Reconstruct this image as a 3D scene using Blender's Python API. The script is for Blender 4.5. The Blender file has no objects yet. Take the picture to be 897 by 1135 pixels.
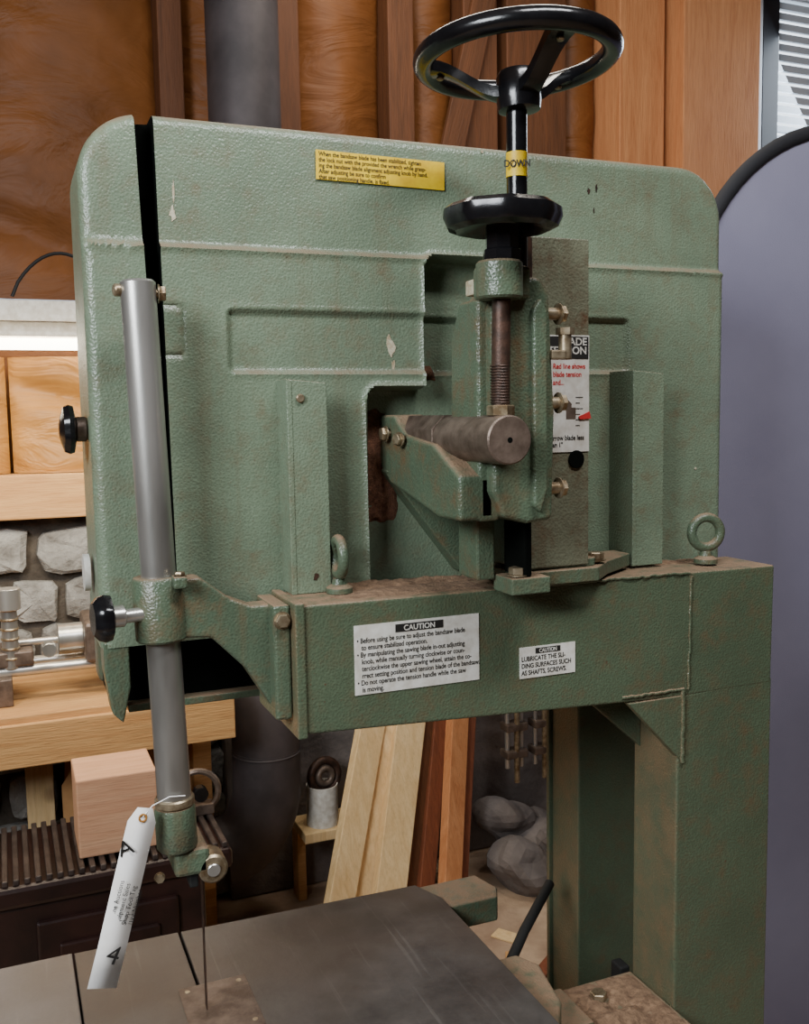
import bpy, bmesh, math, random
from mathutils import Vector as V, Matrix, noise
random.seed(7)
SC=bpy.context.scene
COL=SC.collection
rad=math.radians
# ------------------------------------------------------------------ camera
f=1080.;yaw=rad(22.5);pit=rad(5.7);ro=rad(1.0)
h=V((math.sin(yaw),math.cos(yaw),0));rr=V((math.cos(yaw),-math.sin(yaw),0));zz=V((0,0,1))
F=h*math.cos(pit)-zz*math.sin(pit);U=h*math.sin(pit)+zz*math.cos(pit)
R=rr*math.cos(ro)-U*math.sin(ro);UU=U*math.cos(ro)+rr*math.sin(ro)
cd=bpy.data.cameras.new("camera");cam=bpy.data.objects.new("camera",cd);COL.objects.link(cam)
B=-F
cam.matrix_world=Matrix(((R.x,UU.x,B.x,0),(R.y,UU.y,B.y,0),(R.z,UU.z,B.z,1.7),(0,0,0,1)))
cd.sensor_fit='HORIZONTAL';cd.sensor_width=36;cd.lens=36*f/897;cd.clip_start=.02
SC.camera=cam
# ------------------------------------------------------------------ materials
def lin(c):
    return tuple(((x/255.)/12.92 if x/255.<=.04045 else ((x/255.+.055)/1.055)**2.4) for x in c)+(1.,)
class NT:
    def __init__(s,name):
        s.m=bpy.data.materials.new(name);s.m.use_nodes=True;s.t=s.m.node_tree
        s.b=s.t.nodes["Principled BSDF"];s.o=s.t.nodes["Material Output"]
        s.tc=s.t.nodes.new("ShaderNodeTexCoord")
    def n(s,ty,**k):
        nd=s.t.nodes.new(ty)
        for a,v in k.items(): setattr(nd,a,v)
        return nd
    def l(s,a,b): s.t.links.new(a,b)
    def noise(s,scale,detail=3,rough=.5,vec=None,dist=0):
        nd=s.n("ShaderNodeTexNoise");nd.inputs["Scale"].default_value=scale;nd.inputs["Detail"].default_value=detail
        nd.inputs["Roughness"].default_value=rough;nd.inputs["Distortion"].default_value=dist
        s.l(vec or s.tc.outputs["Object"],nd.inputs["Vector"]);return nd
    def map(s,scale):
        nd=s.n("ShaderNodeMapping");nd.inputs["Scale"].default_value=scale;s.l(s.tc.outputs["Object"],nd.inputs["Vector"]);return nd.outputs[0]
    def ramp(s,src,stops):
        nd=s.n("ShaderNodeValToRGB");e=nd.color_ramp.elements
        while len(e)<len(stops): e.new(.5)
        for i,(p,c) in enumerate(stops):
            e[i].position=p;e[i].color=c if len(c)==4 else lin(c)
        s.l(src,nd.inputs[0]);return nd.outputs[0]
    def mix(s,fac,a,b,bt='MIX'):
        nd=s.n("ShaderNodeMix",data_type='RGBA',blend_type=bt)
        for i,v in ((0,fac),(6,a),(7,b)):
            if hasattr(v,"is_linked") or hasattr(v,"links"): s.l(v,nd.inputs[i])
            else: nd.inputs[i].default_value=v
        return nd.outputs[2]
    def math(s,op,a,b=0.,c=None):
        nd=s.n("ShaderNodeMath",operation=op)
        for i,v in enumerate((a,b) if c is None else (a,b,c)):
            if hasattr(v,"links"): s.l(v,nd.inputs[i])
            else: nd.inputs[i].default_value=v
        return nd.outputs[0]
    def bump(s,src,dist,strength=1.,prev=None):
        nd=s.n("ShaderNodeBump");nd.inputs["Distance"].default_value=dist;nd.inputs["Strength"].default_value=strength
        s.l(src,nd.inputs["Height"])
        if prev: s.l(prev,nd.inputs["Normal"])
        return nd.outputs[0]
    def fin(s,col=None,rough=None,metal=None,nrm=None,spec=None):
        for k,v in (("Base Color",col),("Roughness",rough),("Metallic",metal),("Normal",nrm),("Specular IOR Level",spec)):
            if v is None: continue
            if hasattr(v,"links"): s.l(v,s.b.inputs[k])
            else: s.b.inputs[k].default_value=v
        return s.m
W3=(255,255,255);K3=(0,0,0)
def green(name,base=(128,144,118),dust=.75,grime=.5,stain=(104,84,60),side=0.):
    k=NT(name)
    n1=k.noise(5,5,.6);n2=k.noise(38,4,.65);n3=k.noise(170,3,.6);n4=k.noise(14,5,.7)
    vs=k.map((30,30,2.2));n5=k.noise(1.,4,.6,vs)   # vertical run marks
    sc=lambda f_:tuple(x*f_ for x in lin(base)[:3])+(1,)
    c=k.mix(k.ramp(n1.outputs[0],((.35,K3),(.7,W3))),sc(.82),sc(1.1))
    v=k.n("ShaderNodeTexVoronoi",feature='SMOOTH_F1');v.inputs["Scale"].default_value=330;k.l(k.tc.outputs["Object"],v.inputs["Vector"])
    c=k.mix(k.ramp(v.outputs["Distance"],((.15,(150,150,150)),(.7,K3))),c,sc(.4))
    c=k.mix(k.math('MULTIPLY',k.ramp(n5.outputs[0],((.55,K3),(.72,W3))),grime*.4),c,lin(stain))
    g=k.math('MULTIPLY',k.ramp(n2.outputs[0],((.42,K3),(.7,W3))),k.ramp(n4.outputs[0],((.42,K3),(.62,W3))))
    c=k.mix(k.math('MULTIPLY',g,grime),c,lin(stain))
    c=k.mix(k.math('MULTIPLY',k.ramp(n3.outputs[0],((.66,K3),(.72,W3))),k.math('MULTIPLY',k.ramp(n1.outputs[0],((.45,K3),(.6,W3))),grime)),c,lin((84,50,34)))
    geo=k.n("ShaderNodeNewGeometry");sx=k.n("ShaderNodeSeparateXYZ");k.l(geo.outputs["Normal"],sx.inputs[0])
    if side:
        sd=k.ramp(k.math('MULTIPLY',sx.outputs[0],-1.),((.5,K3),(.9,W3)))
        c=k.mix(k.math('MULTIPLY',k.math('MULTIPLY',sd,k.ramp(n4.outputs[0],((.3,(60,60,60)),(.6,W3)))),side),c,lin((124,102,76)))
    up=k.ramp(sx.outputs[2],((.4,K3),(.85,W3)))
    dd=k.math('MULTIPLY',up,k.ramp(n2.outputs[0],((.25,(120,120,120)),(.55,W3))))
    c=k.mix(k.math('MULTIPLY',dd,dust),c,lin((136,110,86)))
    b=k.bump(v.outputs["Distance"],.0009,.9);b=k.bump(n3.outputs[0],.0005,.5,b)
    r=k.math('ADD',k.math('MULTIPLY',dd,.35),k.math('MULTIPLY_ADD',n2.outputs[0],.2,.25))
    return k.fin(c,r,0.,b,.5)
def simple(name,c1,c2=None,scale=20,rough=.5,metal=0.,bump=0.,bscale=80,stretch=None,spec=.5,detail=4,lo=.35,hi=.65):
    k=NT(name);vec=k.map(stretch) if stretch else None
    c=lin(c1)
    if c2:
        nn=k.noise(scale,detail,.6,vec);c=k.ramp(nn.outputs[0],((lo,c1),(hi,c2)))
    b=None
    if bump:
        nb=k.noise(bscale,4,.6,vec);b=k.bump(nb.outputs[0],bump)
    return k.fin(c,rough,metal,b,spec)
def wood(name,c1,c2,axis=2,knots=True,rough=.65):
    k=NT(name);sc=[14,14,14];sc[axis]=1.1
    v=k.map(tuple(sc));n=k.noise(2.2,6,.65,v,1.2);n2=k.noise(14,3,.6,v)
    c=k.ramp(n.outputs[0],((.3,c1),(.68,c2)))
    c=k.mix(k.math('MULTIPLY',k.ramp(n2.outputs[0],((.5,K3),(.75,W3))),.3),c,tuple(x*.5 for x in lin(c1)[:3])+(1,))
    if knots:
        vo=k.n("ShaderNodeTexVoronoi");vo.inputs["Scale"].default_value=2.6;k.l(k.tc.outputs["Object"],vo.inputs["Vector"])
        c=k.mix(k.ramp(vo.outputs["Distance"],((.07,W3),(.13,K3))),c,lin((96,46,24)))
    return k.fin(c,rough,0.,k.bump(n2.outputs[0],.0015),.3)
M={}
M['green']=green("hammered_green_paint",(114,129,107),.6,.55)
M['green_d']=green("hammered_green_casting_shaded",(84,99,79),.85,.95,(100,80,56))  # guard paint again, base darkened to hold the castings' shade; grime on top
M['green_plate']=green("weathered_grey_green_plate",(110,112,92),.5,1.,(86,66,48))
M['green_col']=green("hammered_green_frame_shaded",(82,95,74),.95,.75,(94,78,56),.6)  # same paint, darker base carries the shade on arm and column
M['steel']=simple("brushed_steel",(206,204,198),(150,148,142),9,.3,.8,.0003,60,(1,1,.25))
M['steel_d']=simple("old_brown_steel",(122,106,94),(84,70,60),30,.45,.5,.0006,150)
M['bolt']=simple("zinc_bolt",(170,156,130),(112,92,66),60,.38,.7)
M['rusty']=simple("rusty_dark_steel",(84,60,48),(50,40,34),60,.5,.5,.0004,200)
M['black']=simple("black_gloss_plastic",(13,13,15),(20,20,22),40,.2,0,.0002,150)
M['blackm']=simple("black_matte",(12,13,12),rough=.7)
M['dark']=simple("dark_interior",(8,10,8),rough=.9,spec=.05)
M['white']=simple("label_white",(214,212,204),(190,184,172),50,.5)
M['paper']=simple("paper_tag_card",(244,242,238),(232,228,220),20,.8)
M['yellow']=simple("label_yellow",(232,196,28),(206,166,24),40,.5)
M['ink']=simple("ink_black",(26,24,22),rough=.6)
M['red']=simple("ink_red",(186,40,40),rough=.6)
M['paint']=simple("old_paint_chip",(190,184,160),(150,130,100),150,.6)
M['dust']=simple("sawdust",(140,112,86),(102,78,58),90,.95,0,.002,300)
M['rdust']=simple("red_sawdust",(126,84,60),(88,56,40),160,.95,0,.003,400)
M['duct']=simple("duct_grey",(80,72,72),(56,50,50),6,.6,.2)
M['stone']=simple("field_stone",(160,158,152),(106,102,96),9,.9,0,.012,40)
M['conc']=simple("rough_concrete",(128,118,112),(92,84,80),5,.95,0,.006,30)
M['mortar']=simple("mortar",(84,76,66),(60,52,44),12,.95,0,.01,30)
M['wood_l']=wood("pine_light",(210,174,122),(232,202,152),2)
M['wood_x']=wood("pine_beam",(180,130,80),(208,162,106),0)
M['stud']=wood("fir_stud_lit",(180,116,72),(204,142,94),2)  # fir lightened: window light on the right studs is in the colour
M['stud_d']=wood("fir_stud_dim",(84,52,31),(108,66,39),2)  # same fir darkened: the wall's dimness is in the colour
M['wood_r']=wood("redwood_board",(104,58,38),(130,74,48),2)
M['wood_p']=wood("pink_pine_block",(206,152,116),(222,174,136),0,False)
M['floor']=simple("dusty_plywood_floor",(186,160,132),(138,112,90),4,.9,0,.003,60)
M['ceil']=simple("ceiling_boards",(96,72,50),(70,50,36),3,.9)
M['wallp']=simple("wall_boards",(84,60,42),(58,42,30),3,.9)
M['screen']=simple("grey_fabric",(142,140,160),(132,130,150),2,.9,0,.0006,300,spec=.1)
M['stove']=simple("brown_enamel",(56,34,30),(36,24,22),8,.35,.1,.0008,30)
M['grille']=simple("stove_grille",(84,72,66),(56,46,42),20,.5,.3)
M['alu']=simple("aluminium_rod",(200,198,192),rough=.3,metal=.8)
def kraft(name,c1,c2,bmp,spec):
    k=NT(name);n=k.noise(2.6,5,.6);w=k.noise(3.0,4,.55,k.map((1.,1.,2.2)),1.0);f1=k.noise(70,2,.5)
    c=k.ramp(n.outputs[0],((.3,c1),(.7,c2)))
    b=k.n("ShaderNodeTexBrick");b.inputs["Scale"].default_value=2.4;b.inputs["Mortar Size"].default_value=.19
    b.inputs["Color1"].default_value=(1,1,1,1);b.inputs["Color2"].default_value=(0,0,0,1);b.inputs["Mortar"].default_value=(0,0,0,1)
    m=k.n("ShaderNodeMapping");m.inputs["Rotation"].default_value=(rad(90),0,0);k.l(k.tc.outputs["Object"],m.inputs[0]);k.l(m.outputs[0],b.inputs["Vector"])
    mk_=k.math('MULTIPLY',k.math('MULTIPLY',b.outputs["Color"],k.ramp(f1.outputs[0],((.45,K3),(.5,W3)))),.6)
    c=k.mix(mk_,c,lin((58,62,70)))
    return k.fin(c,.5,0,k.bump(w.outputs[0],bmp),spec)
M['kraft']=kraft("kraft_insulation_dim",(92,54,24),(128,78,38),.018,.22)  # kraft darkened to hold the dim light of the upper wall
M['kraft_l']=kraft("kraft_bag_lit",(136,92,42),(182,130,64),.03,.4)  # brighter kraft: the tube's light on the bags is in the colour
def table_m(name,c1,c2):
    k=NT(name);n=k.noise(7,6,.7);n2=k.noise(60,4,.6);n3=k.noise(3,3,.5);n4=k.noise(1,4,.6,k.map((90,4,1)))
    c=k.ramp(n.outputs[0],((.35,c1),(.7,c2)))
    c=k.mix(k.math('MULTIPLY',k.ramp(n3.outputs[0],((.42,K3),(.66,W3))),.55),c,lin((84,70,58)))
    c=k.mix(k.math('MULTIPLY',k.ramp(n4.outputs[0],((.6,K3),(.75,W3))),.2),c,lin((150,146,140)))
    return k.fin(c,k.math('MULTIPLY_ADD',n.outputs[0],.4,.22),.4,k.bump(n2.outputs[0],.0004))
M['table']=table_m("cast_iron_table",(72,69,66),(104,99,94))
M['table_l']=table_m("cast_iron_table_worn",(112,110,108),(140,136,132))
def emis(name,c,s):
    k=NT(name);k.b.inputs["Emission Color"].default_value=lin(c);k.b.inputs["Emission Strength"].default_value=s
    return k.fin(lin(c),.6)
M['tube']=emis("fluorescent_tube",(255,244,222),14)
# ------------------------------------------------------------------ helpers
def empty(name,loc=(0,0,0)):
    e=bpy.data.objects.new(name,None);COL.objects.link(e);e.empty_display_size=.1;return e
def sub(name,parent):
    e=bpy.data.objects.new(name,None);COL.objects.link(e);e.parent=parent;e.empty_display_size=.02;return e
def mk(name,verts,faces,mat,parent=None,bevel=0,smooth=False,seg=3,mats=None,fm=None):
    me=bpy.data.meshes.new(name);me.from_pydata([tuple(v) for v in verts],[],faces)
    bm=bmesh.new();bm.from_mesh(me);bmesh.ops.recalc_face_normals(bm,faces=bm.faces);bm.to_mesh(me);bm.free()
    me.materials.append(M[mat])
    if smooth:
        me.shade_smooth();me.set_sharp_from_angle(angle=rad(38))
    o=bpy.data.objects.new(name,me);COL.objects.link(o)
    if parent: o.parent=parent
    if bevel:
        b=o.modifiers.new("bevel",'BEVEL');b.width=bevel;b.segments=seg;b.limit_method='ANGLE';b.angle_limit=rad(30)
    return o
def prism(name,pts,a,b,mat,parent=None,axis='Y',bevel=.002,seg=3):
    def P(p,t):
        return (p[0],t,p[1]) if axis=='Y' else ((t,p[0],p[1]) if axis=='X' else (p[0],p[1],t))
    n=len(pts);v=[P(p,a) for p in pts]+[P(p,b) for p in pts]
    fs=[list(range(n)),list(range(2*n-1,n-1,-1))]+[[i,(i+1)%n,n+(i+1)%n,n+i] for i in range(n)]
    return mk(name,v,fs,mat,parent,bevel,seg=seg)
def box(name,x0,x1,y0,y1,z0,z1,mat,parent=None,bevel=.002,seg=2):
    return prism(name,[(x0,y0),(x1,y0),(x1,y1),(x0,y1)],z0,z1,mat,parent,'Z',bevel,seg)
def frame(ax):
    ax=V(ax).normalized();t=V((0,0,1)) if abs(ax.z)<.9 else V((1,0,0))
    a=ax.cross(t).normalized();b=ax.cross(a).normalized();return ax,a,b
def lathe(name,prof,org,axis,mat,parent=None,seg=40,lobes=0,amp=0,bevel=0):
    ax,a,b=frame(axis);org=V(org);v=[];fs=[];mr=max(p[0] for p in prof)
    for (r,hh) in prof:
        for i in range(seg):
            t=2*math.pi*i/seg;q=r*(1+(amp*math.cos(lobes*t) if lobes and r>.6*mr else 0))
            v.append(org+ax*hh+a*(q*math.cos(t))+b*(q*math.sin(t)))
    for j in range(len(prof)-1):
        for i in range(seg):
            fs.append([j*seg+i,j*seg+(i+1)%seg,(j+1)*seg+(i+1)%seg,(j+1)*seg+i])
    if prof[0][0]>1e-5: fs.append(list(range(seg)))
    if prof[-1][0]>1e-5: fs.append(list(range((len(prof)-1)*seg,len(prof)*seg)))
    return mk(name,v,fs,mat,parent,bevel,True)
def cyl(name,p0,p1,r,mat,parent=None,seg=32,ch=.0015,r1=None):
    p0=V(p0);p1=V(p1);L=(p1-p0).length;r1=r if r1 is None else r1;ch=min(ch,r*.4,L*.3)
    return lathe(name,[(r-ch,0),(r,ch),(r1,L-ch),(r1-ch,L)],p0,p1-p0,mat,parent,seg)
def torus(name,c,axis,Rm,r,mat,parent=None,sm=56,sn=14):
    ax,a,b=frame(axis);c=V(c);v=[];fs=[]
    for i in range(sm):
        t=2*math.pi*i/sm;d=a*math.cos(t)+b*math.sin(t)
        for j in range(sn):
            s=2*math.pi*j/sn;v.append(c+d*(Rm+r*math.cos(s))+ax*(r*math.sin(s)))
    for i in range(sm):
        for j in range(sn):
            fs.append([i*sn+j,((i+1)%sm)*sn+j,((i+1)%sm)*sn+(j+1)%sn,i*sn+(j+1)%sn])
    return mk(name,v,fs,mat,parent,0,True)
def bolt(name,p,d,rh,Lh,rs,Ls,parent,mat='bolt'):
    d=V(d).normalized();p=V(p);e=sub(name,parent)
    if Ls>0: cyl("shank",p,p+d*Ls,rs,mat,e,20,.0005)
    lathe("hex_head",[(rh*.92,0),(rh,.001),(rh,Lh-.0015),(rh*.88,Lh)],p+d*Ls,d,mat,e,6)
    lathe("washer",[(rh*1.2,0),(rh*1.2,.0015)],p+d*max(0,Ls-.0015),d,mat,e,24)
    return e
def tube(name,pts,r,mat,parent=None,res=6,cyc=False):
    c=bpy.data.curves.new(name,'CURVE');c.dimensions='3D';c.bevel_depth=r;c.bevel_resolution=res;c.use_fill_caps=True
    s=c.splines.new('POLY');s.points.add(len(pts)-1)
    for q,p in zip(s.points,pts): q.co=(*p,1)
    s.use_cyclic_u=cyc;s.use_smooth=True;c.materials.append(M[mat]);o=bpy.data.objects.new(name,c);COL.objects.link(o)
    if parent:o.parent=parent
    return o
def text(name,body,loc,size,mat,parent,rotz=0,roty=0,align='LEFT',sx=1.,space=1.0,off=0,spacing=1.):
    c=bpy.data.curves.new(name,'FONT');c.body=body;c.size=size;c.align_x=align;c.space_line=space;c.offset=off;c.space_character=spacing
    c.materials.append(M[mat]);c.extrude=.0001
    o=bpy.data.objects.new(name,c);COL.objects.link(o);o.parent=parent
    o.matrix_world=Matrix.Translation(loc)@Matrix.Rotation(rotz,4,'Z')@Matrix.Rotation(roty,4,'Y')@Matrix.Rotation(rad(90),4,'X')@Matrix.Diagonal((sx,1,1,1))
    return o
def ss(a,b,x):
    t=max(0,min(1,(x-a)/(b-a)));return t*t*(3-2*t)
def mound(name,x0,x1,y0,y1,z,hh,mat,parent,n=40,fr=60,pw=.6,seed=0):
    nx=n;ny=max(6,int(n*(y1-y0)/(x1-x0))) if (x1-x0)>(y1-y0) else n
    v=[];fs=[]
    for i in range(nx+1):
        for j in range(ny+1):
            a=i/nx;b=j/ny;x=x0+(x1-x0)*a;y=y0+(y1-y0)*b
            e=(math.sin(a*math.pi)*math.sin(b*math.pi))**pw
            k=.5+.5*noise.noise(V((x*fr*.35,y*fr*.35,seed)))+.35*noise.noise(V((x*fr,y*fr,seed+5)))
            v.append((x,y,z-.002+hh*e*k))
    for i in range(nx):
        for j in range(ny): a=i*(ny+1)+j;fs.append([a,a+ny+1,a+ny+2,a+1])
    return mk(name,v,fs,mat,parent,0,True)
# ------------------------------------------------------------------ BANDSAW
SAW=empty("bandsaw")
X0,X1,ZT,ZB,YG=.113,1.160,2.104,1.392,1.35
RC=.088
def ztop(x):
    d=min(x-X0,X1-x)
    if d>=RC: return ZT
    q=RC-max(d,0);return ZT-(RC-math.sqrt(max(0,RC*RC-q*q)))
def rrect(x,z,x0,x1,z0,z1,r):
    cx,cz=(x0+x1)/2,(z0+z1)/2;qx=abs(x-cx)-(x1-x0)/2+r;qz=abs(z-cz)-(z1-z0)/2+r
    return math.hypot(max(qx,0),max(qz,0))+min(max(qx,qz),0)-r
def gy(x,z):
    y=YG+.009*ss(1.928,1.938,z)
    y-=.003*math.exp(-((z-1.9285)/.004)**2)
    y+=.007*(1-ss(-.005,.003,rrect(x,z,.30,.962,1.762,1.849,.008)))
    y-=.002*math.exp(-(rrect(x,z,.30,.962,1.762,1.849,.008)/.005)**2)
    a=rrect(x,z,.598,.72,1.60,1.936,.02);b=rrect(x,z,.502,.74,1.42,1.742,.02)
    d=min(a,b)
    y-=.005*math.exp(-(d/.006)**2)
    y+=.05*(1-ss(-.006,.001,d))
    g=rrect(x,z,.2,.240,1.785,1.851,.006);y+=.0035*math.exp(-(g/.0025)**2)
    e=min(x-X0,X1-x,ztop(x)-z)
    if z>ZT-RC and (x<X0+RC or x>X1-RC):
        cx=X0+RC if x<X0+RC else X1-RC
        e=RC-math.hypot(x-cx,z-(ZT-RC))
    e=max(e,0);r=.016
    if e<r: y+=r-math.sqrt(max(0,r*r-(r-e)**2))
    return y
def guard(name,xl,xr,nx,nz,back,side):
    v=[];fs=[];fm=[]
    S=[.5-.5*math.cos(math.pi*i/nx) if nx<60 else i/nx for i in range(nx+1)]
    if nx>=60:
        S=sorted(set([round(s,5) for s in S]+[1-.00002*(k**2.6) for k in range(0,17)]))
    nx=len(S)-1
    grid=[]
    for i,s in enumerate(S):
        col=[]
        for j in range(nz+1):
            t=j/nz
            zc=ZB+(ZT-ZB)*t
            x=xl(zc)*(1-s)+xr(zc)*s
            z=ZB+(ztop(x)-ZB)*t
            x=xl(z)*(1-s)+xr(z)*s
            z=ZB+(ztop(x)-ZB)*t
            col.append((x,gy(x,z),z))
        grid.append(col)
    bk=lambda p:(p[0],back,p[2])
    full=[[bk(grid[0][0])]+[bk(p) for p in grid[0]]+[bk(grid[0][-1])]]
    for c in grid: full.append([bk(c[0])]+c+[bk(c[-1])])
    full.append([bk(grid[-1][0])]+[bk(p) for p in grid[-1]]+[bk(grid[-1][-1])])
    W=len(full[0]);n=len(full)-1
    for c in full: v+=c
    for i in range(n):
        for j in range(W-1):
            fs.append([i*W+j,(i+1)*W+j,(i+1)*W+j+1,i*W+j+1])
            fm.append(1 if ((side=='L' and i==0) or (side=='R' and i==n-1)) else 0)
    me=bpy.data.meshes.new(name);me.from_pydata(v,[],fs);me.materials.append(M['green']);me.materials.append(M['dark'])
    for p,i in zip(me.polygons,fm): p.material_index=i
    me.shade_smooth();me.set_sharp_from_angle(angle=rad(50))
    o=bpy.data.objects.new(name,me);COL.objects.link(o);o.parent=SAW
    return o
sl=lambda z:.1870+(2.1-z)*.028
sr=lambda z:.2120+(2.1-z)*.009
guard("wheel_guard_door_left",lambda z:X0,sl,40,110,1.50,'R')
guard("wheel_guard_door",sr,lambda z:X1,290,215,1.50,'L')
pts=[(.13,1.285),(1.14,1.285),(1.14,2.02),(1.07,2.085),(.20,2.085),(.13,2.02)]
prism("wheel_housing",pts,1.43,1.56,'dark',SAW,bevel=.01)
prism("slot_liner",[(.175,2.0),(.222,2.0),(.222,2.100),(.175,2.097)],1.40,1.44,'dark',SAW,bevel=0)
prism("housing_rear",[(.125,1.29),(1.145,1.29),(1.145,2.02),(1.07,2.095),(.20,2.095),(.125,2.02)],1.562,1.62,'green_d',SAW,bevel=.01)
prism("guard_tab",[(.116,1.40),(.150,1.40),(.150,1.335),(.138,1.285),(.124,1.30),(.116,1.36)],1.352,1.40,'green_d',SAW,bevel=.003)
box("guard_lower_lip",.15,.36,1.40,1.425,1.285,1.296,'green_d',SAW,.002)
def rib(name,x0,x1,z1,yf):
    e=sub(name,SAW)
    prism("web",[(x0,1.452),(x0+.008,1.452),(x0+.008,z1-.004),(x0,z1)],yf,1.352,'green',e,bevel=.0015)
    prism("flange",[(x0+.003,1.452),(x1,1.452),(x1,z1-.006),(x0+.003,z1-.001)],yf+.001,yf+.008,'green',e,bevel=.0015)
    return e
rib("guard_support_left",.367,.425,1.752,1.30);rib("guard_support_right",.925,.985,1.764,1.285)
cyl("rib_rivet",(.386,1.301,1.725),(.386,1.296,1.725),.006,'bolt',SAW)
# ---- arm and column
prism("arm_beam",[(.358,1.277),(.358,1.452),(1.157,1.446),(1.154,1.25),(.955,1.250)],1.22,1.335,'green_col',SAW,bevel=.004)
prism("arm_end_plate",[(.346,1.272),(.346,1.456),(.360,1.456),(.360,1.272)],1.216,1.338,'green_col',SAW,bevel=.003)
prism("column",[(.966,1.252),(1.156,1.26),(1.156,.02),(.962,.02)],1.2205,1.334,'green_col',SAW,bevel=.004)
prism("column_gusset",[(.872,1.252),(.975,1.252),(.975,1.143)],1.219,1.234,'green_col',SAW,bevel=.002)
prism("corner_shadow_wedge",[(.84,1.252),(.966,1.252),(.966,1.14)],1.315,1.327,'green_d',SAW,bevel=.002)  # added triangle standing in for the shadow in this corner
def weld(name,p0,p1,r=.0035):
    p0=V(p0);p1=V(p1);n=max(4,int((p1-p0).length/.006))
    tube(name,[p0.lerp(p1,i/n)+V((random.uniform(-.0012,.0012),random.uniform(-.001,.001),random.uniform(-.0012,.0012))) for i in range(n+1)],r,'green_col',SAW,3)
weld("weld_bead",(.975,1.219,1.143),(.975,1.219,1.262));weld("weld_bead",(.975,1.219,1.262),(.86,1.219,1.262),.0025)
weld("weld_bead",(.985,1.219,1.262),(.988,1.219,1.44),.0022)
weld("weld_bead",(.66,1.2195,1.449),(.985,1.2195,1.447),.0025)
mound("sawdust_on_arm",.37,.66,1.30,1.348,1.4525,.012,'dust',SAW,60,120,.5,1)
mound("sawdust_on_arm_b",.86,1.12,1.30,1.335,1.4485,.006,'dust',SAW,50,120,.5,2)
mound("sawdust_on_arm_c",.40,.64,1.235,1.31,1.4525,.0045,'dust',SAW,60,160,.4,3)
# ---- rear lower frame
box("rear_frame",.962,1.16,1.50,1.594,.02,1.24,'green_col',SAW,.004)
box("rear_frame_flange",.955,.975,1.594,1.604,.02,1.24,'green_col',SAW,.002)
box("frame_latch",.945,.965,1.34,1.37,.66,.74,'blackm',SAW,.003)
# ---- standing slide, plate, base
prism("slide_base_plate",[(.664,1.328),(.664,1.192),(.80,1.192),(.845,1.235),(.92,1.285),(.92,1.328)],1.4535,1.474,'green_d',SAW,'Z',.002)
prism("slide_base_step",[(.69,1.325),(.69,1.205),(.80,1.205),(.83,1.24),(.83,1.325)],1.474,1.486,'green_d',SAW,'Z',.002)
box("slide_column",.668,.785,1.212,1.30,1.48,1.93,'green_d',SAW,.004)
box("scale_back_plate",.690,.787,1.20,1.211,1.478,1.942,'green_plate',SAW,.0015)
cyl("plate_slot",(.765,1.1995,1.632),(.765,1.197,1.632),.013,'dark',SAW)
box("slide_gib",.60,.628,1.19,1.25,1.47,1.60,'green_d',SAW,.003)
box("slide_gib_b",.652,.664,1.15,1.21,1.476,1.57,'dark',SAW,.003)
bolt("base_bolt",(.650,1.165,1.475),(0,0,1),.013,.010,.009,.004,SAW)
box("base_lug",.63,.69,1.145,1.20,1.4535,1.476,'green_d',SAW,.002)
bolt("base_bolt",(.815,1.225,1.476),(0,0,1),.013,.011,.009,.004,SAW)
# ---- carriage casting
prism("carriage_block",[(.580,1.60),(.595,1.566),(.63,1.556),(.668,1.560),(.672,1.70),(.664,1.85),(.650,1.872),(.61,1.872),(.580,1.835)],1.102,1.196,'green_d',SAW,bevel=.007,seg=4)
prism("carriage_rib",[(.634,1.58),(.645,1.57),(.655,1.60),(.655,1.83),(.645,1.845),(.634,1.83)],1.092,1.11,'green_d',SAW,bevel=.004,seg=4)
prism("carriage_side",[(1.12,1.845),(1.175,1.845),(1.20,1.80),(1.205,1.565),(1.19,1.56),(1.12,1.56)],.568,.60,'green_d',SAW,'X',bevel=.006,seg=4)
prism("shaft_clamp",[(1.12,1.62),(1.12,1.562),(1.19,1.562),(1.36,1.598),(1.405,1.625),(1.405,1.70),(1.34,1.70),(1.30,1.672),(1.20,1.66)],.540,.592,'green_d',SAW,'X',bevel=.006,seg=4)
prism("clamp_shadow_wing",[(.538,1.615),(.662,1.453),(.72,1.453),(.72,1.63),(.56,1.64)],1.365,1.405,'green_d',SAW,bevel=.003)  # solid wing added to fill the dark shadow below the clamp
cyl("collar_lug",(.582,1.086,1.84),(.582,1.086,1.886),.029,'green_d',SAW,40,.003)
box("collar_web",.566,.63,1.09,1.13,1.842,1.884,'green_d',SAW,.006)
cyl("upper_wheel_shaft",(.577,1.052,1.667),(.577,1.24,1.667),.0305,'steel_d',SAW,48,.002)
prism("shaft_square_end",[(.577+.0335*math.cos(rad(22.5+45*i))*1.02,1.667+.0335*math.sin(rad(22.5+45*i))*1.02) for i in range(8)],1.215,1.345,'steel_d',SAW,bevel=.002)
cyl("wheel_hub_shaft",(.577,1.33,1.667),(.577,1.44,1.667),.022,'rusty',SAW,32)
cyl("shaft_center_hole",(.577,1.0525,1.667),(.577,1.0515,1.667),.0035,'dark',SAW,20)
bolt("clamp_bolt",(.542,1.355,1.672),(-1,0,0),.010,.007,.005,.010,SAW)
bolt("clamp_bolt",(.542,1.30,1.665),(-1,-.3,0),.009,.007,.005,.012,SAW)
lathe("jam_nut",[(.016,0),(.0175,.001),(.0175,.012),(.016,.0135)],(.582,1.085,1.6965),(0,0,1),'bolt',SAW,6)
cyl("tension_screw",(.582,1.086,1.69),(.585,1.086,1.85),.0118,'rusty',SAW)
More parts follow.
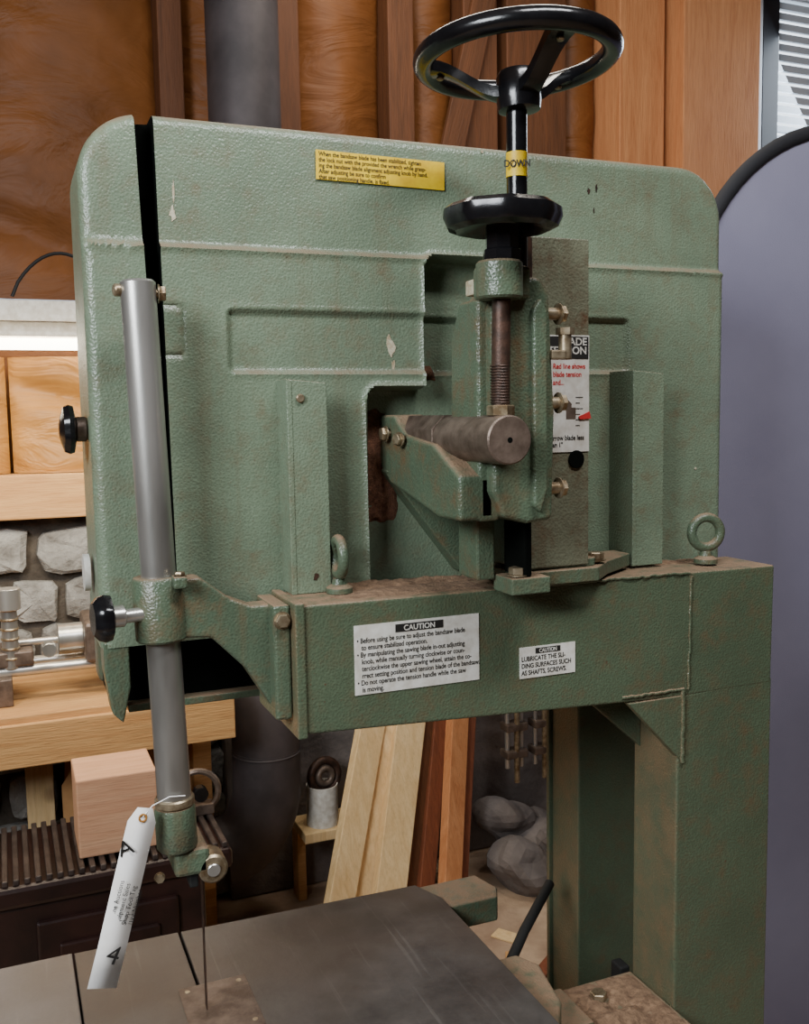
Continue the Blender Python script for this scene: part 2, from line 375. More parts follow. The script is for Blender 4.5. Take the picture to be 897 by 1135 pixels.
for i in range(14): torus("screw_thread",(.582,1.086,1.713+i*.0035),(0,0,1),.0115,.0011,'rusty',SAW,24,6)
lathe("knob_hub",[(.024,0),(.024,.012),(.021,.014),(.021,.042)],(.586,1.086,1.887),(0,0,1),'black',SAW,8)
lathe("lock_knob",[(.0,0.010),(.03,.004),(.045,-.002),(.058,-.006),(.068,-.002),(.073,.009),(.072,.019),(.064,.025),(.05,.024),(.036,.021),(.024,.026),(.0,.027)],(.587,1.087,1.929),(0,0,1),'black',SAW,96,9,.02)
SX,SY=.639,1.142
cyl("wheel_shaft",(SX,SY,1.86),(SX,SY,2.11),.0135,'black',SAW,32)
cyl("wheel_shaft_lower",(SX+.012,SY+.012,1.86),(SX+.012,SY+.012,1.93),.015,'rusty',SAW,32)
cyl("down_label_band",(SX,SY,2.003),(SX,SY,2.034),.0141,'yellow',SAW,32,.0002)
text("down_label_text","DOWN",(SX-.0068,SY-.0134,2.0135),.0125,'ink',SAW,rad(-26),0,'CENTER',.8,off=.0003)
HW=sub("handwheel",SAW)
wc=V((SX+.001,SY,2.153));wax=V((-.03,.03,1)).normalized()
torus("rim",wc,wax,.1205,.0135,'black',HW,96,18)
lathe("hub",[(.020,-.012),(.027,-.010),(.0285,0),(.0285,.030),(.024,.038),(.012,.040)],wc-wax*.056,wax,'black',HW,40)
cyl("hub_set_screw",wc-wax*.042+V((-.008,-.029,0)),wc-wax*.042+V((-.008,-.032,0)),.004,'bolt',HW,8)
for k,t in enumerate((66,190,310)):
    d=rr*math.cos(rad(t))-h*math.sin(rad(t));s=wax.cross(d).normalized();d=s.cross(wax).normalized()
    v=[];fs=[];N=10
    for i in range(N+1):
        q=i/N;rd=.020+(.116-.020)*q;hh=-.044+.042*ss(0,.95,q);w=.0145-.003*math.sin(q*math.pi)+.003*q;th=.0085
        c=wc+d*rd+wax*hh
        for a,b in ((-1,-1),(-.5,-1.2),(.5,-1.2),(1,-1),(1,1),(.5,1.2),(-.5,1.2),(-1,1)): v.append(c+s*(w*a)+wax*(th*b*.8))
    for i in range(N):
        for j in range(8): fs.append([i*8+j,i*8+(j+1)%8,(i+1)*8+(j+1)%8,(i+1)*8+j])
    fs+= [list(range(8)),list(range(N*8,N*8+8))]
    mk("spoke_%d"%(k+1),v,fs,'black',HW,0,True)
    q=wc+d*.100-wax*.012;cyl("spoke_bolt",q,q-wax*.005,.005,'bolt',HW,16)
for z in (1.827,1.712,1.600): bolt("gib_bolt",(.663,1.112,z),(1,0,0),.0115,.009,.008,.020,SAW)
box("pointer_bracket",.664,.686,1.098,1.118,1.768,1.780,'bolt',SAW,.002)
cyl("pointer_pin",(.690,1.108,1.768),(.690,1.108,1.802),.0085,'bolt',SAW)
lathe("pointer_nut",[(.012,0),(.012,.009)],(.690,1.108,1.800),(0,0,1),'bolt',SAW,6)
box("carriage_top_pad",.574,.596,1.135,1.165,1.852,1.872,'paint',SAW,.002)
# ---- eye bolts
def eyebolt(name,x,y,z,axis,tall=.0):
    e=sub(name,SAW)
    torus("ring",(x,y,z+.043+tall),axis,.0245,.0078,'green_d',e,48,14)
    lathe("collar",[(.019,0),(.019,.007),(.011,.012),(.009,.020)],(x,y,z),(0,0,1),'green_d',e,28)
eyebolt("eye_bolt",.4330,1.29,1.4525,(1,-.05,0),.007);eyebolt("eye_bolt",1.058,1.27,1.4505,(-.25,-1,0),.007)
# ---- guide post and bracket
def postx(z): return .172+(1.872-z)*.028
PY=1.28
cyl("guide_post",(postx(1.19),PY,1.19),(postx(1.874),PY,1.874),.0222,'steel',SAW,64,.003)
bolt("post_top_bolt",(postx(1.858)+.02,PY,1.858),(1,-.1,0),.010,.008,.006,.006,SAW)
cyl("post_top_pin",(postx(1.858)-.030,PY-.002,1.861),(postx(1.858)-.02,PY,1.861),.008,'bolt',SAW)
lathe("bracket_collar",[(.031,0),(.0335,.003),(.034,.08),(.031,.084)],(postx(1.45),PY,1.413),(-.028,0,1),'green_d',SAW,56)
prism("bracket_arm",[(.20,1.494),(.232,1.494),(.272,1.462),(.30,1.450),(.345,1.450),(.345,1.300),(.330,1.298),(.290,1.365),(.245,1.412),(.20,1.416)],1.262,1.298,'green_d',SAW,bevel=.005,seg=4)
box("bracket_foot",.322,.345,1.236,1.33,1.296,1.452,'green_d',SAW,.004)
bolt("bracket_bolt",(.3335,1.236,1.432),(0,-1,0),.010,.007,.006,.002,SAW)
box("bracket_pinch_lug",.195,.212,1.235,1.262,1.485,1.5,'green_d',SAW,.003)
bolt("pinch_bolt",(.205,1.25,1.498),(0,0,1),.007,.005,.005,.002,SAW)
cyl("clamp_knob_shaft",(.160,1.265,1.452),(.108,1.255,1.452),.009,'alu',SAW)
lathe("clamp_knob",[(.010,.012),(.020,.012),(.027,.006),(.030,-.002),(.028,-.010),(.018,-.013),(0,-.013)],(.108,1.255,1.453),(-1,-.1,0),'black',SAW,72,7,.03)
cyl("clamp_spacer",(.118,1.257,1.453),(.135,1.26,1.453),.014,'alu',SAW)
lathe("guide_collar",[(.024,0),(.026,.002),(.026,.010),(.024,.012)],(postx(1.19),PY,1.188),(-.028,0,1),'bolt',SAW,40)
lathe("blade_guide_holder",[(.024,0),(.027,.004),(.027,.055),(.0255,.059)],(postx(1.15),PY,1.128),(-.028,0,1),'green_d',SAW,40)
box("blade_guide_body",.185,.232,1.262,1.345,1.092,1.128,'green_d',SAW,.006)
cyl("guide_roller",(.236,1.262,1.096),(.236,1.30,1.096),.020,'bolt',SAW,40,.003)
cyl("guide_roller_hub",(.236,1.2615,1.096),(.236,1.258,1.096),.009,'steel',SAW,24)
bolt("guide_screw",(.165,1.27,1.098),(0,-1,0),.006,.006,.004,.006,SAW)
box("guide_finger",.205,.217,1.27,1.30,1.072,1.094,'blackm',SAW,.002)
box("saw_blade",.2335,.2345,1.340,1.354,.60,1.11,'rusty',SAW,0)
cyl("door_knob_shaft",(.122,1.40,1.688),(.086,1.40,1.688),.006,'alu',SAW)
cyl("door_knob_collar",(.112,1.40,1.688),(.098,1.40,1.688),.017,'steel_d',SAW)
lathe("door_knob",[(.008,.012),(.018,.010),(.030,.006),(.033,-.001),(.031,-.007),(.018,-.010),(0,-.010)],(.088,1.40,1.688),(-1,0,0),'black',SAW,72,7,.03)
lathe("side_disc",[(.026,0),(.026,.008)],(.108,1.42,1.488),(-1,0,0),'white',SAW,40)
# ---- table
TZ=.85
prism("table_top",[(.066+.0015,.75),(.68,.75),(.68,1.40),(.68,1.50),(.655,1.562),(.236,1.576),(.2355,1.33),(.2315,1.33),(.2315,1.576),(.0675,1.58)],TZ-.03,TZ,'table',SAW,'Z',.0015)
box("table_top_left",-.32,.0645,.75,1.582,TZ-.03,TZ,'table_l',SAW,.0015)
box("table_insert",.203,.304,1.275,1.408,TZ,TZ+.0012,'steel_d',SAW,.0004)
for p in ((.215,1.29),(.292,1.29),(.292,1.395),(.215,1.395)): cyl("insert_screw",(p[0],p[1],TZ+.001),(p[0],p[1],TZ+.0022),.004,'bolt',SAW,16)
prism("table_apron",[(-.30,.78),(.66,.78),(.66,1.54),(-.30,1.54)],TZ-.075,TZ-.031,'green_d',SAW,'Z',.004)
prism("table_rear_bar",[(.60,1.47),(.775,1.47),(.79,1.50),(.775,1.56),(.60,1.56)],TZ-.05,TZ-.004,'green_d',SAW,'Z',.004)
prism("table_trunnion",[(.67,1.10),(.74,1.20),(.76,1.30),(.74,1.34),(.67,1.34)],TZ-.11,TZ-.035,'green_d',SAW,'Z',.005)
box("lower_cabinet",-.1,.62,.90,1.45,.02,TZ-.075,'green_col',SAW,.01)
box("saw_foot_rail",-.12,1.2,.88,1.75,0.0,.03,'green_d',SAW,.005)
box("frame_tie",.62,.97,1.25,1.33,.45,.60,'green_col',SAW,.005)
tube("tilt_lever",[(.74,1.36,.79),(.80,1.42,.80),(.90,1.50,.83)],.009,'blackm',SAW)
box("dust_ledge",.66,.962,1.14,1.335,.70,.735,'green_d',SAW,.004)
mound("sawdust_heap",.67,.96,1.14,1.335,.735,.022,'dust',SAW,50,90,.45,7)
box("ledge_bracket",.70,.80,1.20,1.30,.735,.765,'green_d',SAW,.004);bolt("ledge_bolt",(.86,1.28,.737),(0,0,1),.014,.012,.01,.004,SAW)
# ---- labels
def lbl(name): return sub(name,SAW)
L=lbl("warning_label")
box("label_plate",.434,.634,1.356,1.3572,2.031,2.0715,'yellow',L,0)
text("label_text","When the bandsaw blade has been stabilized, tighten\nthe lock nut with the provided the wrench while grasp-\ning the bandsaw blade alignment adjusting knob by hand.\nAfter adjusting be sure to confirm\nthat saw positioning handle, is fixed.",(.438,1.3556,2.0635),.0086,'ink',L,0,0,'LEFT',.86,.92,.0001)
L.rotation_euler=(0,rad(.6),0)
L.location=(-.02,0,.008)
L2=lbl("caution_label")
prism("label_plate",[(.428,1.322),(.616,1.322),(.616,1.418),(.428,1.418)],1.2185,1.2198,'white',L2,bevel=0)
box("title_bar",.488,.560,1.2178,1.2186,1.4035,1.4145,'ink',L2,0)
text("title","CAUTION",(.524,1.2176,1.4052),.0105,'white',L2,0,0,'CENTER',1.,1,.0002)
text("label_text","• Before using be sure to adjust the bandsaw blade\n   to ensure stabilized operation.\n• By manipulating the sawing blade in-out adjusting\n   knob, while manually turning clockwise or coun-\n   terclockwise the upper sawing wheel, attain the co-\n   rrect setting position and tension blade of the bandsaw.\n• Do not operate the tension handle while the saw\n   is moving.",(.4315,1.2182,1.3935),.0099,'ink',L2,0,0,'LEFT',.80,.98,.00015)
L3=lbl("lubrication_label")
prism("label_plate",[(.682,1.314),(.776,1.314),(.776,1.360),(.682,1.360)],1.2185,1.2198,'white',L3,bevel=0)
box("title_bar",.708,.750,1.2178,1.2186,1.3495,1.3575,'ink',L3,0)
text("title","CAUTION",(.729,1.2176,1.3507),.0078,'white',L3,0,0,'CENTER',.85,1,.0001)
text("label_text","LUBRICATE THE SLI-\nDING SURFACES SUCH\nAS SHAFTS, SCREWS.",(.6845,1.2182,1.3395),.0098,'ink',L3,0,0,'LEFT',.84,1.05,.0002)
L4=lbl("blade_tension_label")
prism("label_plate",[(.700,1.643),(.7865,1.643),(.7865,1.808),(.700,1.808)],1.1985,1.1998,'white',L4,bevel=0)
box("title_bar",.702,.7850,1.1978,1.1986,1.775,1.806,'ink',L4,0)
text("title","BLADE\nTENSION",(.782,1.1976,1.794),.0145,'white',L4,0,0,'RIGHT',1.05,.85,.0003)
text("red_text","Red line shows\nblade tension\nand...",(.7265,1.1982,1.761),.0103,'red',L4,0,0,'LEFT',.85,1.1,.0002)
text("diagram_label","SUPER",(.722,1.1982,1.712),.009,'ink',L4,0,0,'LEFT',.85,1,.0002)
prism("diagram",[(.748,1.69),(.748,1.712),(.752,1.716),(.757,1.712),(.757,1.706),(.764,1.706),(.764,1.690)],1.1980,1.1985,'steel_d',L4,bevel=0)
for i in range(6): box("scale_tick",.764,.776 if i%2 else .771,1.1980,1.1986,1.68+i*.008,1.681+i*.008,'ink',L4,0)
prism("red_pointer",[(.768,1.693),(.786,1.700),(.789,1.690),(.770,1.689)],1.1965,1.198,'red',L4,bevel=0)
text("footer_text","narrow blade less\nthan 1\"",(.7185,1.1982,1.660),.0098,'ink',L4,0,0,'LEFT',.85,1.,.0002)
def chip(x,z,w,hh,y,mat='paint'):
    n=13;pts=[]
    for i in range(n):
        t=2*math.pi*i/n;q=random.uniform(.45,1.15);pts.append((x+w*q*math.cos(t),z+hh*q*math.sin(t)))
    prism("paint_chip",pts,y-.0006,y+.0004,mat,SAW,bevel=0)
chip(.233,1.975,.005,.012,1.3588);chip(.235,2.0,.0018,.018,1.3588);chip(.545,1.80,.008,.020,1.3568,'paint');chip(.548,1.77,.003,.012,1.3568,'paint')
chip(.70,2.095,.003,.003,1.3588);chip(.89,2.05,.003,.005,1.3588,'rusty');chip(.905,2.055,.002,.007,1.3588,'rusty');chip(.90,2.02,.0015,.005,1.3588,'rusty')
chip(1.10,1.60,.003,.002,1.3495)
chip(.402,1.475,.005,.006,1.3003,'rusty')
for s_ in range(2):
    v=[];fs=[];n=22
    xa_,xb_,za_,zb_=((.506,.575,1.535,1.715),(.604,.64,1.75,1.775))[s_]
    for i in range(n):
        for j in range(n):
            a=i/(n-1);b=j/(n-1);x=xa_+(xb_-xa_)*a*(1-.3*b);z=za_+(zb_-za_)*b
            v.append((x,1.402-.010*(math.sin(a*math.pi)*math.sin(b*math.pi))**.6-.006*noise.noise(V((x*60,z*60,0))),z))
    for i in range(n-1):
        for j in range(n-1): fs.append([i*n+j,(i+1)*n+j,(i+1)*n+j+1,i*n+j+1])
    mk("sawdust_drift",v,fs,'rdust',SAW,0,True)
# ---- paper tag
T=empty("paper_tag")
TA=rad(17);tc=V((.117,1.235,1.100))
def tagpt(a,b): return V((tc.x+a*math.cos(TA)+b*math.sin(TA),tc.y+.012*math.sin(b*13)+.003*a/.02,tc.z-a*math.sin(TA)+b*math.cos(TA)))
v=[];fs=[]
prof=[(-.117,.0185),(-.06,.0185),(0,.0185),(.05,.0185),(.09,.0185),(.108,.010)]
for b,w in prof:
    for a in (-w,w): v.append(tagpt(a,b))
for i in range(len(prof)-1): fs.append([2*i,2*i+1,2*i+3,2*i+2])
o=mk("card",v,fs,'paper',T,0,True);s=o.modifiers.new("solid",'SOLIDIFY');s.thickness=.0006
torus("eyelet",tagpt(0,.095)+V((0,-.001,0)),(0,1,0),.0045,.0015,'kraft_l',T,20,6)
tube("string",[tagpt(0,.097)+V((0,-.002,0)),(.158,1.25,1.203),(postx(1.2)-.010,1.2535,1.21),(postx(1.2)+.01,1.2535,1.208)],.0008,'paper',T,2)
def tt(nm,s,a,b,size,rot):
    p=tagpt(a,b)+V((0,-.0022,0));return text(nm,s,p,size,'ink',T,0,rot,'CENTER')
tt("handwritten_mark","A",-.008,.048,.030,rad(-15));tt("handwritten_number","4",0.002,-.085,.034,rad(25))
tt("printed_text","Machine Auctions\nEquipment Sales\nShop Tool Tag\nLot Number",-.006,-.012,.0085,rad(-72))
# ------------------------------------------------------------------ ROOM
box("floor",-2,4.6,-2,3.6,-.05,0,'floor',None,0)
box("ceiling",-2,4.6,-2,3.6,3.7,3.75,'ceil',None,0)
box("wall_left",-2.1,-2,-2,3.6,0,3.7,'wallp',None,0)
box("wall_right",4.6,4.7,-2,3.6,0,3.7,'wallp',None,0)
box("wall_front",-2,4.6,-2.1,-2,0,3.7,'wallp',None,0)
WB=empty("wall_back")
wx0,wx1,wz0,wz1=3.06,4.10,2.35,3.50
box("panel_left",-2,wx0,3.5,3.6,0,3.7,'wallp',WB,0);box("panel_right",wx1,4.6,3.5,3.6,0,3.7,'wallp',WB,0)
box("panel_below",wx0,wx1,3.5,3.6,0,wz0,'wallp',WB,0);box("panel_above",wx0,wx1,3.5,3.6,wz1,3.7,'wallp',WB,0)
WN=empty("window_1")
M['frame_w']=simple("window_frame_paint",(196,204,212),rough=.5);M['frame_d']=simple("window_sash_dark",(40,42,48),rough=.5)
for a in ((wx0-.05,wx0+.04,wz0,wz1),(wx1-.04,wx1+.03,wz0,wz1),(wx0-.03,wx1+.03,wz0-.04,wz0+.03),(wx0-.03,wx1+.03,wz1-.03,wz1+.04)):
    box("frame",a[0],a[1],3.40,3.56,a[2],a[3],'frame_w',WN,.004)
box("sash",wx0+.04,wx0+.13,3.40,3.52,wz0,wz1,'frame_d',WN,.004);box("sash",wx0+.13,wx1-.04,3.47,3.52,2.85,2.90,'frame_d',WN,.004)
for i in range(26): box("blind_slat",wx0+.15,wx1-.05,3.44,3.455,wz0+.04+i*.043,wz0+.068+i*.043,'frame_w',WN,.001)
for i,(x0,x1,m) in enumerate(((.55,.63,'stud_d'),(.95,1.03,'stud_d'),(1.36,1.46,'stud_d'),(1.66,1.80,'stud_d'),(1.84,2.10,'stud_d'),(2.29,2.50,'stud'),(2.53,2.905,'stud'),(-.7,-.62,'stud_d'))):
    yb=3.36 if m=='stud_d' else 3.28
    if i==6: yb=3.20
    box("wall_stud" if i==0 else "wall_stud.%03d"%i,x0,x1,yb,3.5,0 if x0>2.2 else 1.40,3.7,m,None,.004)
box("diagonal_brace",0,.09,3.33,3.355,0,1.4,'stud_d',None,.003)
br=bpy.data.objects["diagonal_brace"];br.location=(1.46,0,2.30);br.rotation_euler=(0,rad(14),0)
def kraftbay(nm,x0,x1,z0,z1,bulge=.05,y=3.47,mat='kraft',sag=2.1):
    nx,nz=30,max(30,int((z1-z0)/.02));v=[];fs=[]
    for i in range(nx+1):
        for j in range(nz+1):
            a=i/nx;b=j/nz;x=x0+(x1-x0)*a;z=z0+(z1-z0)*b
            pl=1-.6*max(0,math.cos((z*sag+.25*math.sin(x*3.1))*math.pi))**16
            yy=y-bulge*(max(0,math.sin(a*math.pi))**.6)*pl-.024*noise.noise(V((x*2.5,z*2.5,3)))-.007*noise.noise(V((x*9+z*4,z*9,8)))
            v.append((x,yy,z))
    for i in range(nx):
        for j in range(nz): a=i*(nz+1)+j;fs.append([a,a+nz+1,a+nz+2,a+1])
    return mk(nm,v,fs,mat,None,0,True)
bays=[(-.62,-.05),(-.05,.55),(.63,.95),(1.03,1.36),(1.46,1.66),(2.10,2.29)]
for i,(a,b) in enumerate(bays):
    kraftbay("insulation_batt" if i==0 else "insulation_batt.%03d"%i,a,b,1.5,3.7,.07,3.47,'kraft',1.7)
box("trim_1",-2,2.2,3.24,3.36,1.395,1.535,'wood_x',None,.005)
SH=empty("wall_shelf");box("board",-.9,1.2,3.13,3.36,2.005,2.06,'frame_w',SH,.004);box("edge_strip",-.9,1.2,3.115,3.129,1.995,2.055,'white',SH,.002)
LF=empty("fluorescent_light");box("housing",-.8,.9,3.17,3.27,1.955,1.998,'white',LF,.004);cyl("tube_lamp",(-.78,3.22,1.935),(.88,3.22,1.935),.018,'tube',LF)
for i,(a,b) in enumerate(((-.42,.03),(.04,.42),(.43,.85))):
    kraftbay("kraft_paper_bag" if i==0 else "kraft_paper_bag.%03d"%i,a,b,1.537,1.90,.07,3.33,'kraft_l',3.3)
tube("hanging_cord",[(.06+.28*i/16,3.12,2.065+.13*math.sin(math.pi*i/16)**.7) for i in range(17)],.005,'blackm',None)
# stone wall
SW=empty("wall_stone_foundation")
box("mortar_bed",-2,.66,3.34,3.36,0,1.39,'mortar',SW,0)
v=[];fs=[]
z=0.0
while z<1.36:
    hh=random.uniform(.11,.17);hh=min(hh,1.385-z);x=-.9+random.uniform(-.1,0)
    while x<.6:
        w=min(random.uniform(.13,.34),.66-x+.02);g=.008;n0=len(v);d=random.uniform(.03,.055)
        x0,x1,z0,z1=x+g,x+w,z+g,z+hh
        cx,cz=(x0+x1)/2,(z0+z1)/2;ring=[];tl=random.uniform(-.12,.12)
        for q in range(14):
            t=2*math.pi*q/14;c,s=math.cos(t),math.sin(t);e=.38
            px=(x1-x0)/2*math.copysign(abs(c)**e,c)*random.uniform(.86,1);pz=(z1-z0)/2*math.copysign(abs(s)**e,s)*random.uniform(.84,1)+px*tl
            ring.append((cx+px,cz+pz))
        for y,k in ((3.345,1.),(3.345-d*.75,.98),(3.345-d,.84)):
            for px,pz in ring: v.append((cx+(px-cx)*k,y+random.uniform(-.006,.006),cz+(pz-cz)*k))
        v.append((cx,3.34-d,cz))
        for L_ in range(2):
            for q in range(14): fs.append([n0+L_*14+q,n0+L_*14+(q+1)%14,n0+(L_+1)*14+(q+1)%14,n0+(L_+1)*14+q])
        for q in range(14): fs.append([n0+28+q,n0+28+(q+1)%14,n0+42])
        x+=w
    z+=hh
mk("stones",v,fs,'stone',SW,0,False)
box("wall_concrete",.67,2.28,3.28,3.36,0,1.39,'conc',None,.01)
# work bench
BN=empty("workbench")
box("bench_top",-.9,.60,2.80,3.26,.86,.90,'wood_x',BN,.004);box("bench_apron",-.9,.60,2.78,2.80,.76,.88,'wood_x',BN,.003)
box("bench_leg",.53,.59,3.12,3.20,0,.86,'wood_x',BN,.003);box("bench_leg_b",-.88,-.80,2.82,2.90,0,.86,'wood_l',BN,.003)
box("bench_leg_c",.02,.10,3.1,3.18,0,.86,'wood_l',BN,.003)
box("lower_shelf",-.88,.55,2.92,3.25,.24,.275,'wood_x',BN,.003)
LS=empty("low_shelf");box("board",.89,1.10,3.08,3.25,.25,.285,'wood_l',LS,.003);box("leg",.89,.92,3.18,3.25,0,.25,'wood_x',LS,.003);box("leg_b",1.07,1.10,3.18,3.25,0,.25,'wood_x',LS,.003)
LT=empty("bench_lathe")
cyl("bed_rod",(-.5,2.95,.99),(.42,2.95,.99),.016,'alu',LT);cyl("bed_rod_b",(-.5,3.05,.99),(.42,3.05,.99),.016,'alu',LT)
box("bed_foot",-.06,.0,2.9,3.1,.9,.98,'steel_d',LT,.004);box("bed_foot_b",.3,.36,2.9,3.1,.9,.98,'steel_d',LT,.004)
cyl("tool_post",(.0,2.95,1.0),(.0,2.95,1.20),.022,'steel',LT)
for i in range(6): torus("knurl",(.0,2.95,1.03+i*.028),(0,0,1),.022,.004,'bolt',LT,24,6)
cyl("tool_post_cap",(.0,2.95,1.17),(.0,2.95,1.23),.034,'alu',LT)
box("headstock",.20,.34,2.9,3.12,1.0,1.12,'steel_d',LT,.012);cyl("chuck",(.20,3.0,1.06),(.13,3.0,1.06),.045,'steel',LT)
cyl("spindle",(.13,3.0,1.06),(.02,3.0,1.06),.010,'alu',LT);cyl("hand_crank",(.10,2.9,1.06),(.10,2.86,1.06),.02,'steel',LT)
box("cross_slide",-.04,.06,2.93,3.08,1.005,1.05,'steel_d',LT,.006)
ST=empty("cast_iron_heater")
box("body",-.60,.43,2.42,2.76,.03,.545,'stove',ST,.01);box("rim",-.62,.50,2.40,2.76,.545,.60,'stove',ST,.012)
for i in range(44): box("grille_bar",-.60+i*.025,-.60+i*.025+.014,2.41,2.75,.60,.615,'grille',ST,.003)
box("door_frame",.02,.36,2.405,2.42,.10,.50,'stove',ST,.008);box("door_panel",.07,.31,2.395,2.406,.16,.44,'stove',ST,.02)
lathe("door_ornament",[(.07,0),(.06,.008),(.045,.004),(.03,.014),(0,.02)],(.19,2.395,.30),(0,-1,0),'stove',ST,24,8,.08)
box("door_panel_b",-.52,-.08,2.395,2.42,.12,.48,'stove',ST,.02)
for x in (-.55,.36): box("foot",x,x+.05,2.45,2.72,0,.03,'stove',ST,.004)
box("wood_block",.13,.325,2.46,2.64,.6155,.815,'wood_p',None,.004)
CB=empty("cardboard_scraps")
M['card']=simple("cardboard",(196,148,96),(166,118,72),8,.85)
def sheet(nm,pts,y0,y1,m,parent): prism(nm,pts,y0,y1,m,parent,bevel=.001)
sheet("piece_1",[(.12,.277),(.50,.277),(.49,.74),(.42,.70),(.15,.76)],3.23,3.235,'card',CB)
sheet("piece_2",[(.12,.277),(.30,.277),(.26,.62),(.18,.69),(.12,.60)],3.04,3.045,'card',CB)
sheet("piece_3",[(.3,.277),(.5,.277),(.47,.62),(.33,.58)],2.98,2.985,'wood_l',CB)
PG=empty("miter_gauge")
torus("arc",(.455,2.62,.68),(.2,1,0),.055,.009,'steel_d',PG,40,8);box("bar",.405,.495,2.60,2.64,.6155,.645,'steel_d',PG,.003)
cyl("knob",(.455,2.60,.685),(.455,2.57,.685),.02,'black',PG)
DP=[(.76,3.08,3.68),(.765,3.08,.60)]
for i in range(1,9):
    t=rad(90)*i/8;DP.append((.765-.16*(1-math.cos(t)),3.08,.50-.22*math.sin(t)))
DU=empty("dust_duct");tube("pipe",[DP[0],DP[1]],.112,'duct',DU,12);tube("elbow",[(.765,3.08,.61)]+DP[2:],.113,'duct',DU,12)
for z in (2.55,.60): torus("band",(.765,3.08,z),(0,0,1),.111,.004,'duct',DU)
PO=empty("paint_can");lathe("can",[(.055,0),(.055,.14),(.051,.14),(.051,.02),(0,.02)],(.975,3.15,.286),(0,0,1),'white',PO,32)
torus("rope_coil",(.985,3.15,.455),(.2,-1,.1),.052,.015,'rusty',PO);torus("rope_coil_b",(.985,3.14,.455),(.2,-1,.1),.026,.012,'steel_d',PO)
LB=empty("lumber_pile")
def board(nm,xb,yb,xt,zt,w,t,m,tw=0):
    p0=V((xb,yb,0));p1=V((xt,3.22,zt));d=(p1-p0).normalized();s=V((1,tw,0));s=(s-d*s.dot(d)).normalized();n_=d.cross(s).normalized()
    v=[]
    for p in (p0,p1):
        for a,b in ((-1,-1),(1,-1),(1,1),(-1,1)): v.append(p+s*(a*w/2)+n_*(b*t/2))
    zmin=min(q.z for q in v);v=[q-V((0,0,zmin-.001)) for q in v]
    mk(nm,v,[[0,1,2,3],[4,5,6,7],[0,1,5,4],[1,2,6,5],[2,3,7,6],[3,0,4,7]],m,LB,.003)
board("board_1",.90,2.84,1.30,1.10,.095,.04,'wood_l',.2);board("board_2",1.00,2.90,1.37,1.12,.06,.05,'wood_l',0)
board("board_3",1.08,2.84,1.42,1.12,.11,.04,'wood_l',.1);board("board_4",1.17,2.90,1.48,1.12,.055,.05,'stud_d',.2)
board("board_5",1.23,2.88,1.52,1.1,.06,.04,'wood_r',.2);board("board_6",1.31,2.84,1.57,1.12,.075,.04,'stud',.3);board("board_7",1.38,2.90,1.62,1.1,.04,.04,'wood_r',0)
FS=empty("wood_scraps")
for i in range(90):
    x=random.uniform(.56,1.5);y=random.uniform(1.9,2.78);l=random.uniform(.02,.10);w=random.uniform(.008,.03);a=random.uniform(0,3.14)
    c,s=math.cos(a),math.sin(a);pts=[(x+c*p*l-s*q*w,y+s*p*l+c*q*w) for p,q in ((-1,-1),(1,-1),(1,1),(-1,1))]
    prism("scrap",pts,.001,random.uniform(.006,.02),random.choice(['wood_l','wood_x','card','wood_r']),FS,'Z',.001)
RK=empty("broken_stone_pile")
for i,(x,y,r) in enumerate(((1.66,2.95,.12),(1.84,2.98,.15),(1.80,3.10,.13),(1.66,3.10,.10))):
    bm=bmesh.new();bmesh.ops.create_icosphere(bm,subdivisions=3,radius=r)
    for q in bm.verts: q.co*=1+.55*noise.noise(q.co*8+V((i*7,0,0)));q.co.z*=.8
    me=bpy.data.meshes.new("rock");bm.to_mesh(me);bm.free();me.materials.append(M['conc']);o=bpy.data.objects.new("rock",me);COL.objects.link(o);o.parent=RK;o.location=(x,y,r*.72 if i<3 else .20)
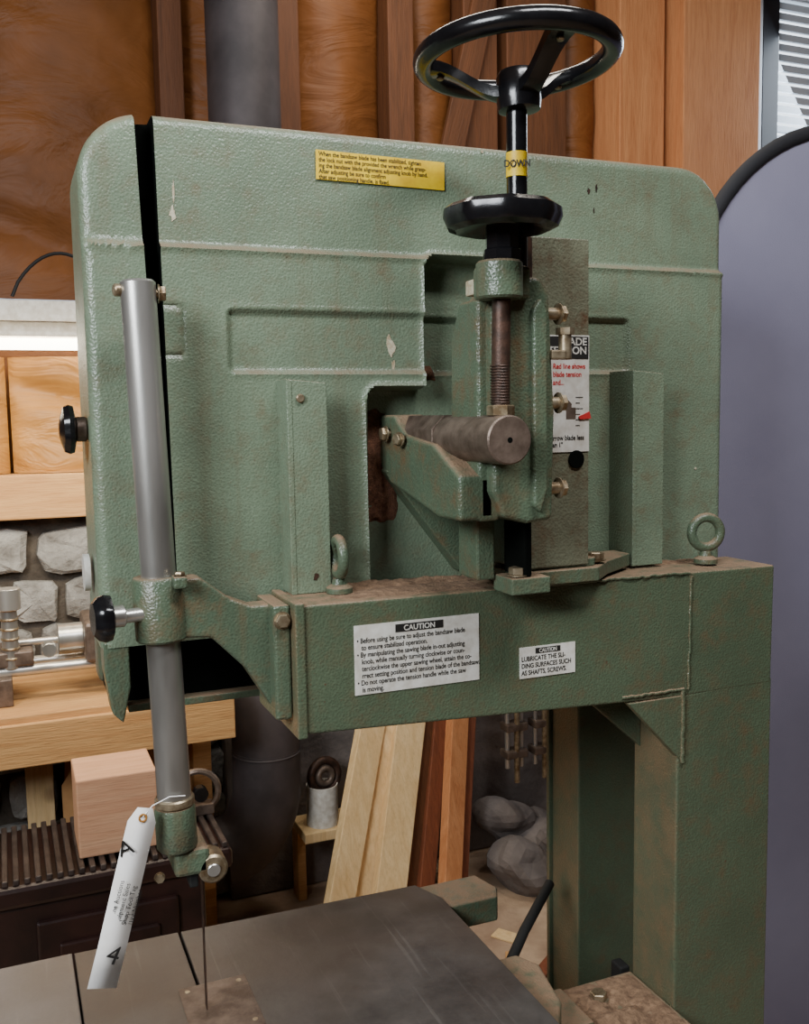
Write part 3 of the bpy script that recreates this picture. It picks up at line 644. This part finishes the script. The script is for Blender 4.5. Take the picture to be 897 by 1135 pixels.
for i in range(2):
    C_=empty("bar_clamp" if i==0 else "bar_clamp.001");x=1.665+i*.115;y=3.02
    for dx in (-.028,.028): cyl("bar",(x+dx,y,.42),(x+dx,y,.90),.009,'alu',C_)
    for z_ in (.46,.56,.66,.76): box("jaw",x-.044,x+.044,y-.03,y+.03,z_,z_+.03,'steel_d',C_,.006)
    cyl("screw",(x,y-.02,.37),(x,y-.02,.65),.010,'bolt',C_);box("hanger",x-.01,x+.01,y,3.28,.86,.88,'steel_d',C_,.002)
# backdrop screen
BS=empty("collapsible_backdrop")
xa,xb_,za,zb,rc=1.452,2.85,.02,2.362,.483
BY=1.82
pts=[]
for cx,cz,t0 in ((xb_-rc,zb-rc,0),(xa+rc,zb-rc,90),(xa+rc,za+rc,180),(xb_-rc,za+rc,270)):
    for i in range(17):
        t=rad(t0+90*i/16);pts.append((cx+rc*math.cos(t),cz+rc*math.sin(t)))
prism("fabric",pts,BY,BY+.006,'screen',BS,bevel=0)
M['rim']=simple("black_fabric_binding",(28,28,32),rough=.8)
tube("rim",[(p[0],BY+.003,p[1]) for p in pts],.017,'rim',BS,6,True)
for x in (2.0,2.4): box("foot",x,x+.03,BY-.15,BY+.15,0,.012,'rim',BS,0)
# ------------------------------------------------------------------ lights
def area(name,loc,tgt,sx,sy,e,c):
    l=bpy.data.lights.new(name,'AREA');l.shape='RECTANGLE';l.size=sx;l.size_y=sy;l.energy=e;l.color=c
    o=bpy.data.objects.new(name,l);COL.objects.link(o);o.location=loc
    o.rotation_euler=(V(tgt)-V(loc)).to_track_quat('-Z','Y').to_euler();return o
area("left_key_light",(-1.7,-.2,2.7),(.6,1.3,1.6),1.3,1.0,128,(.90,.95,1))  # unseen soft key added at upper left; this wall has no window
area("overhead_fill_front",(.8,.1,3.5),(.7,1.3,1.2),1.2,.3,55,(.98,.98,1))  # added overhead fill for the saw, no fixture hangs here
area("overhead_fill_back",(1.2,2.6,3.6),(1.3,2.7,0),1.4,.3,24,(1,.92,.8))  # added warm fill for the rear of the room, unseen
area("window_skylight",(3.5,3.3,2.9),(1.8,2.4,1.8),.9,.9,30,(.8,.9,1))
area("bench_light",(.1,2.6,1.85),(.2,3.2,.9),.9,.15,14,(1,.88,.68))
w=bpy.data.worlds.new("world");SC.world=w;w.use_nodes=True
w.node_tree.nodes["Background"].inputs[0].default_value=(.80,.90,1,1);w.node_tree.nodes["Background"].inputs[1].default_value=3.0
